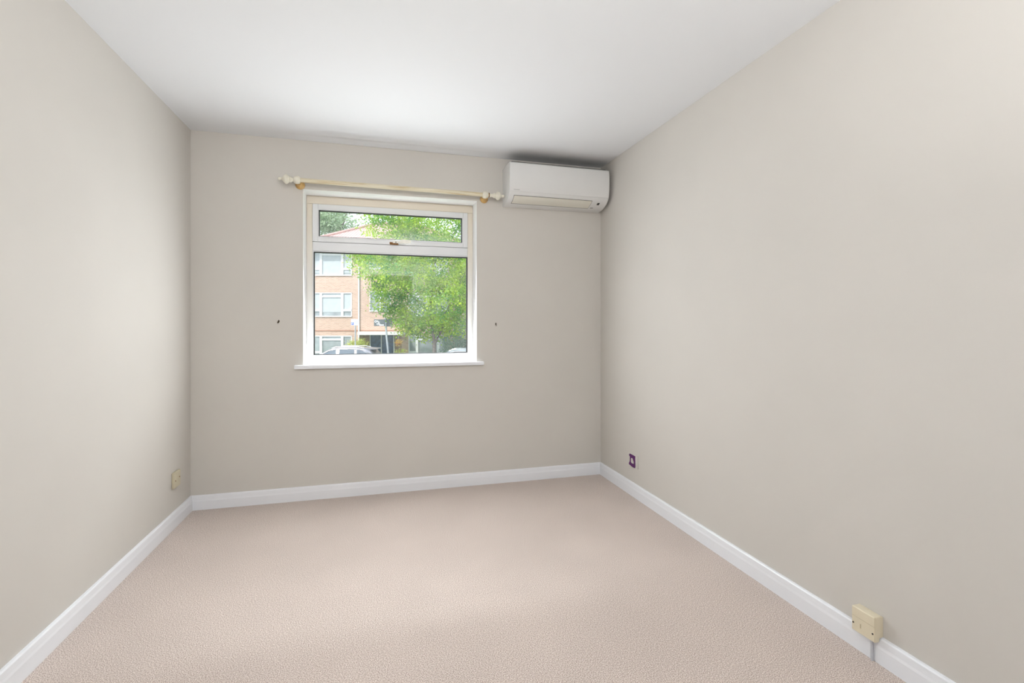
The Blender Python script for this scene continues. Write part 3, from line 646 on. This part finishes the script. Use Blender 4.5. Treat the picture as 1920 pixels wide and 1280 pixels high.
tree('broadleaf_tree', 'darker green tree further right along the street', 1180, 50, 400, 600, 200, M['leafhedge'], 4500, .36, 16, 'trees beside the block')
tree('broadleaf_tree', 'rounded green tree to the left of the apartment block', 430, 46, 390, 600, 190, M['leaf'], 4500, .34, 17, 'trees beside the block')
# conifer hedge at the right
hv = 30.0; hg = street('conifer_hedge', 'blue-green conifer hedge at the right, behind the street tree trunk', 'hedge', px(868, hv), hv)
k = hv/910.17; hb = [((x-868)*k, 0, pz(y, hv)-GZ, rx*k, .8, ry*k) for x, y, rx, ry in ((852, 640, 20, 22), (876, 634, 24, 26), (905, 632, 26, 30), (862, 660, 34, 26), (895, 662, 34, 30))]
obj('foliage', leaves(hb, 9000, .12, 21, .8), M['leafhedge'], hg, fix=False)
bm = new()
for x in (-.6, .3, 1.2): branch(bm, (x, 0, 0), (x, 0, 1.9), .06, .03, 0, 5)
obj('stem', bm, M['bark'], hg, True)
# bushes by the entrance
def bush(label, x0, x1, y0, v, n, m, seed, pot=None):
    u = px((x0+x1)/2, v); t = street('bush', label, 'bush', u, v); k = v/910.17; w_ = (x1-x0)*k/2; h = pz(y0, v)-GZ
    obj('foliage', leaves([(-w_*.45, 0, h*.55, w_*.6, w_*.5, h*.42), (w_*.4, 0, h*.58, w_*.62, w_*.5, h*.42), (0, 0, h*.3, w_*.9, w_*.6, h*.3)], n, .09, seed, .7), m, t, fix=False)
    bm = new(); branch(bm, (0, 0, 0), (0, 0, h*.6), .04, .02, 0, seed); obj('stem', bm, M['bark'], t, True)
bush('yellow-green rounded bush left of the blue entrance door', 650, 690, 634, 30.6, 4500, M['leafbush'], 31)
bush('low green plant at the foot of the porch, right of the entrance door', 740, 762, 653, 30.4, 900, M['leafbush'], 32)
# hanging basket
v = 30.7; hx = px(747, v); zt = pz(638, v); hbk = street('hanging_basket', 'hanging basket of yellow flowers right of the entrance door', 'hanging basket', hx, v, pz(648, v))
bm = new(); lathe(bm, [(0, .03), (.04, .11), (.12, .17), (.15, .18)], (0, 0, 0), 'z', 14); obj('basket', bm, M['terracotta'], hbk, True)
obj('flowers', leaves([(0, 0, .26, .21, .2, .11), (.02, 0, .1, .15, .15, .12)], 500, .06, 41, .5), M['flower'], hbk, fix=False)['kind'] = 'stuff'
bm = new(); tube(bm, [(0, 0, .15), (0, 0, .62), (0, .25, .66), (0, BV-v-.02, .66)], .012, 6); obj('bracket', bm, M['metal'], hbk)

# parked cars ---------------------------------------------------------------------
def car(label, u_front, v, paint, roof_h, glow=None):
    """estate / SUV facing left; local x runs from nose (0) to tail (4.5)"""
    t = thing('car', label, 'car', E(u_front, v, GZ-.06), -YAW); hw_ = .92
    k = roof_h/1.70
    # outline of the lower body and of the glasshouse, then lofted across the width
    low = [(.03, .35), (0, .60), (.06, .82), (.35, .95), (1.18, 1.06), (4.30, 1.10), (4.50, 1.00), (4.52, .65), (4.45, .35)]
    bm = new(); secs = []
    for y, sx, sz in ((-hw_, .965, .94), (-hw_+.04, .985, .985), (-hw_*.6, 1, 1), (0, 1.0, 1.01), (hw_*.6, 1, 1), (hw_-.04, .985, .985), (hw_, .965, .94)):
        secs.append([bm.verts.new((2.25+(x-2.25)*sx, y, (.35+(z-.35)*sz)*k)) for x, z in low])
    for a_, b_ in zip(secs, secs[1:]):
        for i in range(len(low)): bm.faces.new((a_[i], a_[(i+1) % len(low)], b_[(i+1) % len(low)], b_[i]))
    bm.faces.new(secs[0]); bm.faces.new(secs[-1][::-1]); body = obj('body', bm, paint, t, 35)
    # glasshouse / roof: low windscreen at 1.05, crown at 1.70
    cr = [(1.10, 1.05), (1.55, 1.34), (1.95, 1.56), (2.25, 1.645), (2.75, 1.685), (3.30, 1.675), (3.85, 1.62), (4.10, 1.54), (4.32, 1.30), (4.44, 1.08)]
    bm = new(); n = len(cr); rows_ = []
    for y, dz in ((-.70, -.06), (-.66, -.02), (-.4, 0), (0, .012), (.4, 0), (.66, -.02), (.70, -.06)):
        rows_.append([bm.verts.new((x, y*(1+.26*(1.69-z)/.64), (z+dz*min(1, (z-1.04)/.3))*k)) for x, z in cr])
    for a_, b_ in zip(rows_, rows_[1:]):
        for i in range(n-1):
            f = bm.faces.new((a_[i], a_[i+1], b_[i+1], b_[i])); f.material_index = 1 if (i < 2 or i >= n-2) and abs(a_[i].co.y) < .75 else 0
    bs = [(x, 1.02) for x, z in cr]
    for sgn, rr in ((-1, rows_[0]), (1, rows_[-1])):
        lowv = [bm.verts.new((v_.co.x, sgn*.88, 1.04*k)) for v_ in rr]
        for i in range(n-1): bm.faces.new((rr[i], rr[i+1], lowv[i+1], lowv[i]))
    obj('roof', bm, [paint, M['carglass']], t, 35)
    # side windows
    def sidep(pts, sgn, th=.012):
        out = new(); vv = [(x, sgn*(.885-.185*((z-1.04)/.60)+th), z*k) for x, z in pts]; v2 = [(x, y-sgn*.02, z) for x, y, z in vv]
        A_ = [out.verts.new(p) for p in vv]; B_ = [out.verts.new(p) for p in v2]; out.faces.new(A_); out.faces.new(B_[::-1]); m_ = len(pts)
        for i in range(m_): out.faces.new((A_[i], A_[(i+1) % m_], B_[(i+1) % m_], B_[i]))
        return out
    for sgn in (-1, 1):
        for pts in ([(1.42, 1.10), (1.72, 1.31), (2.02, 1.47), (2.36, 1.545), (2.42, 1.10)], [(2.54, 1.10), (2.54, 1.555), (3.30, 1.56), (3.36, 1.10)], [(3.46, 1.10), (3.43, 1.545), (3.70, 1.51), (4.02, 1.36), (3.74, 1.12)]):
            obj('side_window', sidep(pts, sgn), M['carglass'], t)
        bm = new()
        P_ = [(1.30, 1.07), (1.70, 1.34), (2.02, 1.51), (2.40, 1.585), (3.30, 1.60), (3.74, 1.545), (4.10, 1.37), (3.76, 1.08), (2.5, 1.07), (1.30, 1.07)]
        tube(bm, [(x, sgn*(.885-.185*((z-1.04)/.60)+.014), z*k) for x, z in P_], .016, 6)
        obj('window_trim', bm, M['chrome'], t)
        bm = new(); tube(bm, [(2.1, sgn*.62, 1.62*k), (2.3, sgn*.62, 1.69*k), (3.5, sgn*.62, 1.70*k), (3.8, sgn*.62, 1.63*k)], .018, 6)
        obj('roof_rail', bm, M['chrome'], t)
    bm = new(); prism(bm, [(3.80, 1.640*k), (4.38, 1.585*k), (4.40, 1.565*k), (4.05, 1.55*k), (3.80, 1.60*k)], 1, -.60, .60); obj('spoiler', bm, paint, t)
    for x in (.85, 3.60):
        for sgn in (-1, 1):
            bm = new(); lathe(bm, [(-.11, .22), (-.11, .31), (-.08, .345), (.08, .345), (.11, .31), (.11, .22)], (x, sgn*.82, .345), 'y', 24); wh = obj('wheel', bm, M['tyre'], t, 30)
            bm = new(); lathe(bm, [(sgn*.10-.01, .21), (sgn*.118, .20), (sgn*.105, .05), (sgn*.12, .04)], (x, sgn*.82, .345), 'y', 20); obj('hubcap', bm, M['chrome'], wh, 30)
    for sgn in (-1, 1):
        bm = new(); box(bm, (4.36, sgn*.62, .88*k), (4.50, sgn*.86, 1.02*k), .02); obj('tail_light', bm, M['terracotta'], t)
        bm = new(); box(bm, (.02, sgn*.55, .70*k), (.20, sgn*.84, .82*k), .02); obj('headlight', bm, M['signwhite'], t)
        bm = new(); box(bm, (1.48, sgn*.90, 1.05*k), (1.60, sgn*1.05, 1.17*k), .02); obj('wing_mirror', bm, paint, t)
    return t
cv = 25.9; s_ = (px(714, cv)-px(603, cv))
car('silver-grey car with chrome window trim, parked below the left of the window', px(720, cv)-4.66, cv, M['carpaint'], 1.70)
car('pale blue-grey car at the right edge of the view, beside the hedge', px(831, cv)-1.70, cv, M['carpaint_blue'], 1.56)

# signs ------------------------------------------------------------------------------
v = 27.5; sg = street('parking_sign', 'small white and blue parking sign on a straight grey pole', 'sign', px(666.2, v), v, GZ); k = v/910.17
bm = new(); lathe(bm, [(0, .04), (pz(598, v)-GZ, .04)], (0, 0, 0), 'z', 12); obj('pole', bm, M['metal'], sg, True)
zb, zt = pz(609.5, v)-GZ, pz(598.5, v)-GZ
bm = new(); box(bm, (-.225, -.058, zb), (.215, -.045, zt), .004); pn = obj('sign_plate', bm, M['signwhite'], sg)
bm = new(); box(bm, (-.215, -.062, zb+.02), (-.07, -.058, zb+.17)); obj('blue_square', bm, M['signblue'], pn)
def text(body, size, loc, m, parent, name='lettering'):
    cu = bpy.data.curves.new(name, 'FONT'); cu.body = body; cu.size = size; cu.extrude = .001
    t_ = bpy.data.objects.new(name, cu); COL.objects.link(t_); me = bpy.data.meshes.new_from_object(t_); bpy.data.objects.remove(t_)
    o = bpy.data.objects.new(name, me); COL.objects.link(o); me.materials.clear(); me.materials.append(m); o.parent = parent; o.location = loc; o.rotation_euler = (PI/2, 0, 0); return o
text('P', .17, (-.195, -.0635, zb+.035), M['signwhite'], pn)
bm = new()
for i in range(4): box(bm, (-.03, -.0605, zb+.04+i*.065), (.18-.03*(i % 2), -.058, zb+.065+i*.065))
obj('grey_lines', bm, M['metal'], pn)
# leaning pole with two dark plates
v = 27.4; x0, x1 = px(729.5, v), px(722.5, v); hgt = pz(596, v)-GZ
sg2 = street('direction_sign', 'leaning grey pole carrying dark sign plates with white symbols', 'sign', px(731, v), v, GZ)
lean = px(722.0, v)-px(731, v)
bm = new(); tube(bm, [(0, 0, 0), (lean, 0, hgt)], .055, 12); obj('pole', bm, M['metal'], sg2, True)
zb, zt = pz(611, v)-GZ, pz(598.5, v)-GZ
bm = new(); box(bm, (lean-.60, -.10, zb), (lean+.02, -.085, zt), .004); p1 = obj('sign_plate', bm, M['signgrey'], sg2)
bm = new(); box(bm, (lean+.02, .03, zb-.03), (lean+.37, .045, zt+.05), .004); p2 = obj('sign_plate', bm, M['signgrey'], sg2)
bm = new()
def annulus(bm, x, z, r, w_, y):
    n = 18; a_ = [bm.verts.new((x+math.cos(2*PI*i/n)*r, y, z+math.sin(2*PI*i/n)*r)) for i in range(n)]; b_ = [bm.verts.new((x+math.cos(2*PI*i/n)*(r-w_), y, z+math.sin(2*PI*i/n)*(r-w_))) for i in range(n)]
    for i in range(n): bm.faces.new((a_[i], a_[(i+1) % n], b_[(i+1) % n], b_[i]))
zm = (zb+zt)/2
annulus(bm, lean-.50, zm+.07, .065, .028, -.104); annulus(bm, lean-.38, zm-.07, .065, .028, -.104)
for a_, b_ in (((lean-.44, zm+.09), (lean-.28, zm+.02)), ((lean-.34, zm+.0), (lean-.20, zm-.16)), ((lean-.40, zm+.12), (lean-.34, zm+.02))):
    dx, dz = b_[0]-a_[0], b_[1]-a_[1]; L = math.hypot(dx, dz); nx, nz = -dz/L*.02, dx/L*.02
    bm.faces.new([bm.verts.new(q) for q in ((a_[0]-nx, -.104, a_[1]-nz), (b_[0]-nx, -.104, b_[1]-nz), (b_[0]+nx, -.104, b_[1]+nz), (a_[0]+nx, -.104, a_[1]+nz))])
box(bm, (lean-.30, -.105, zb+.02), (lean-.04, -.1005, zb+.09))
obj('white_symbols', bm, M['signwhite'], p1, fix=False)
bm = new(); box(bm, (lean-.10, -.085, zm-.02), (lean+.12, .03, zm+.02)); obj('sign_clamp', bm, M['metal'], sg2)
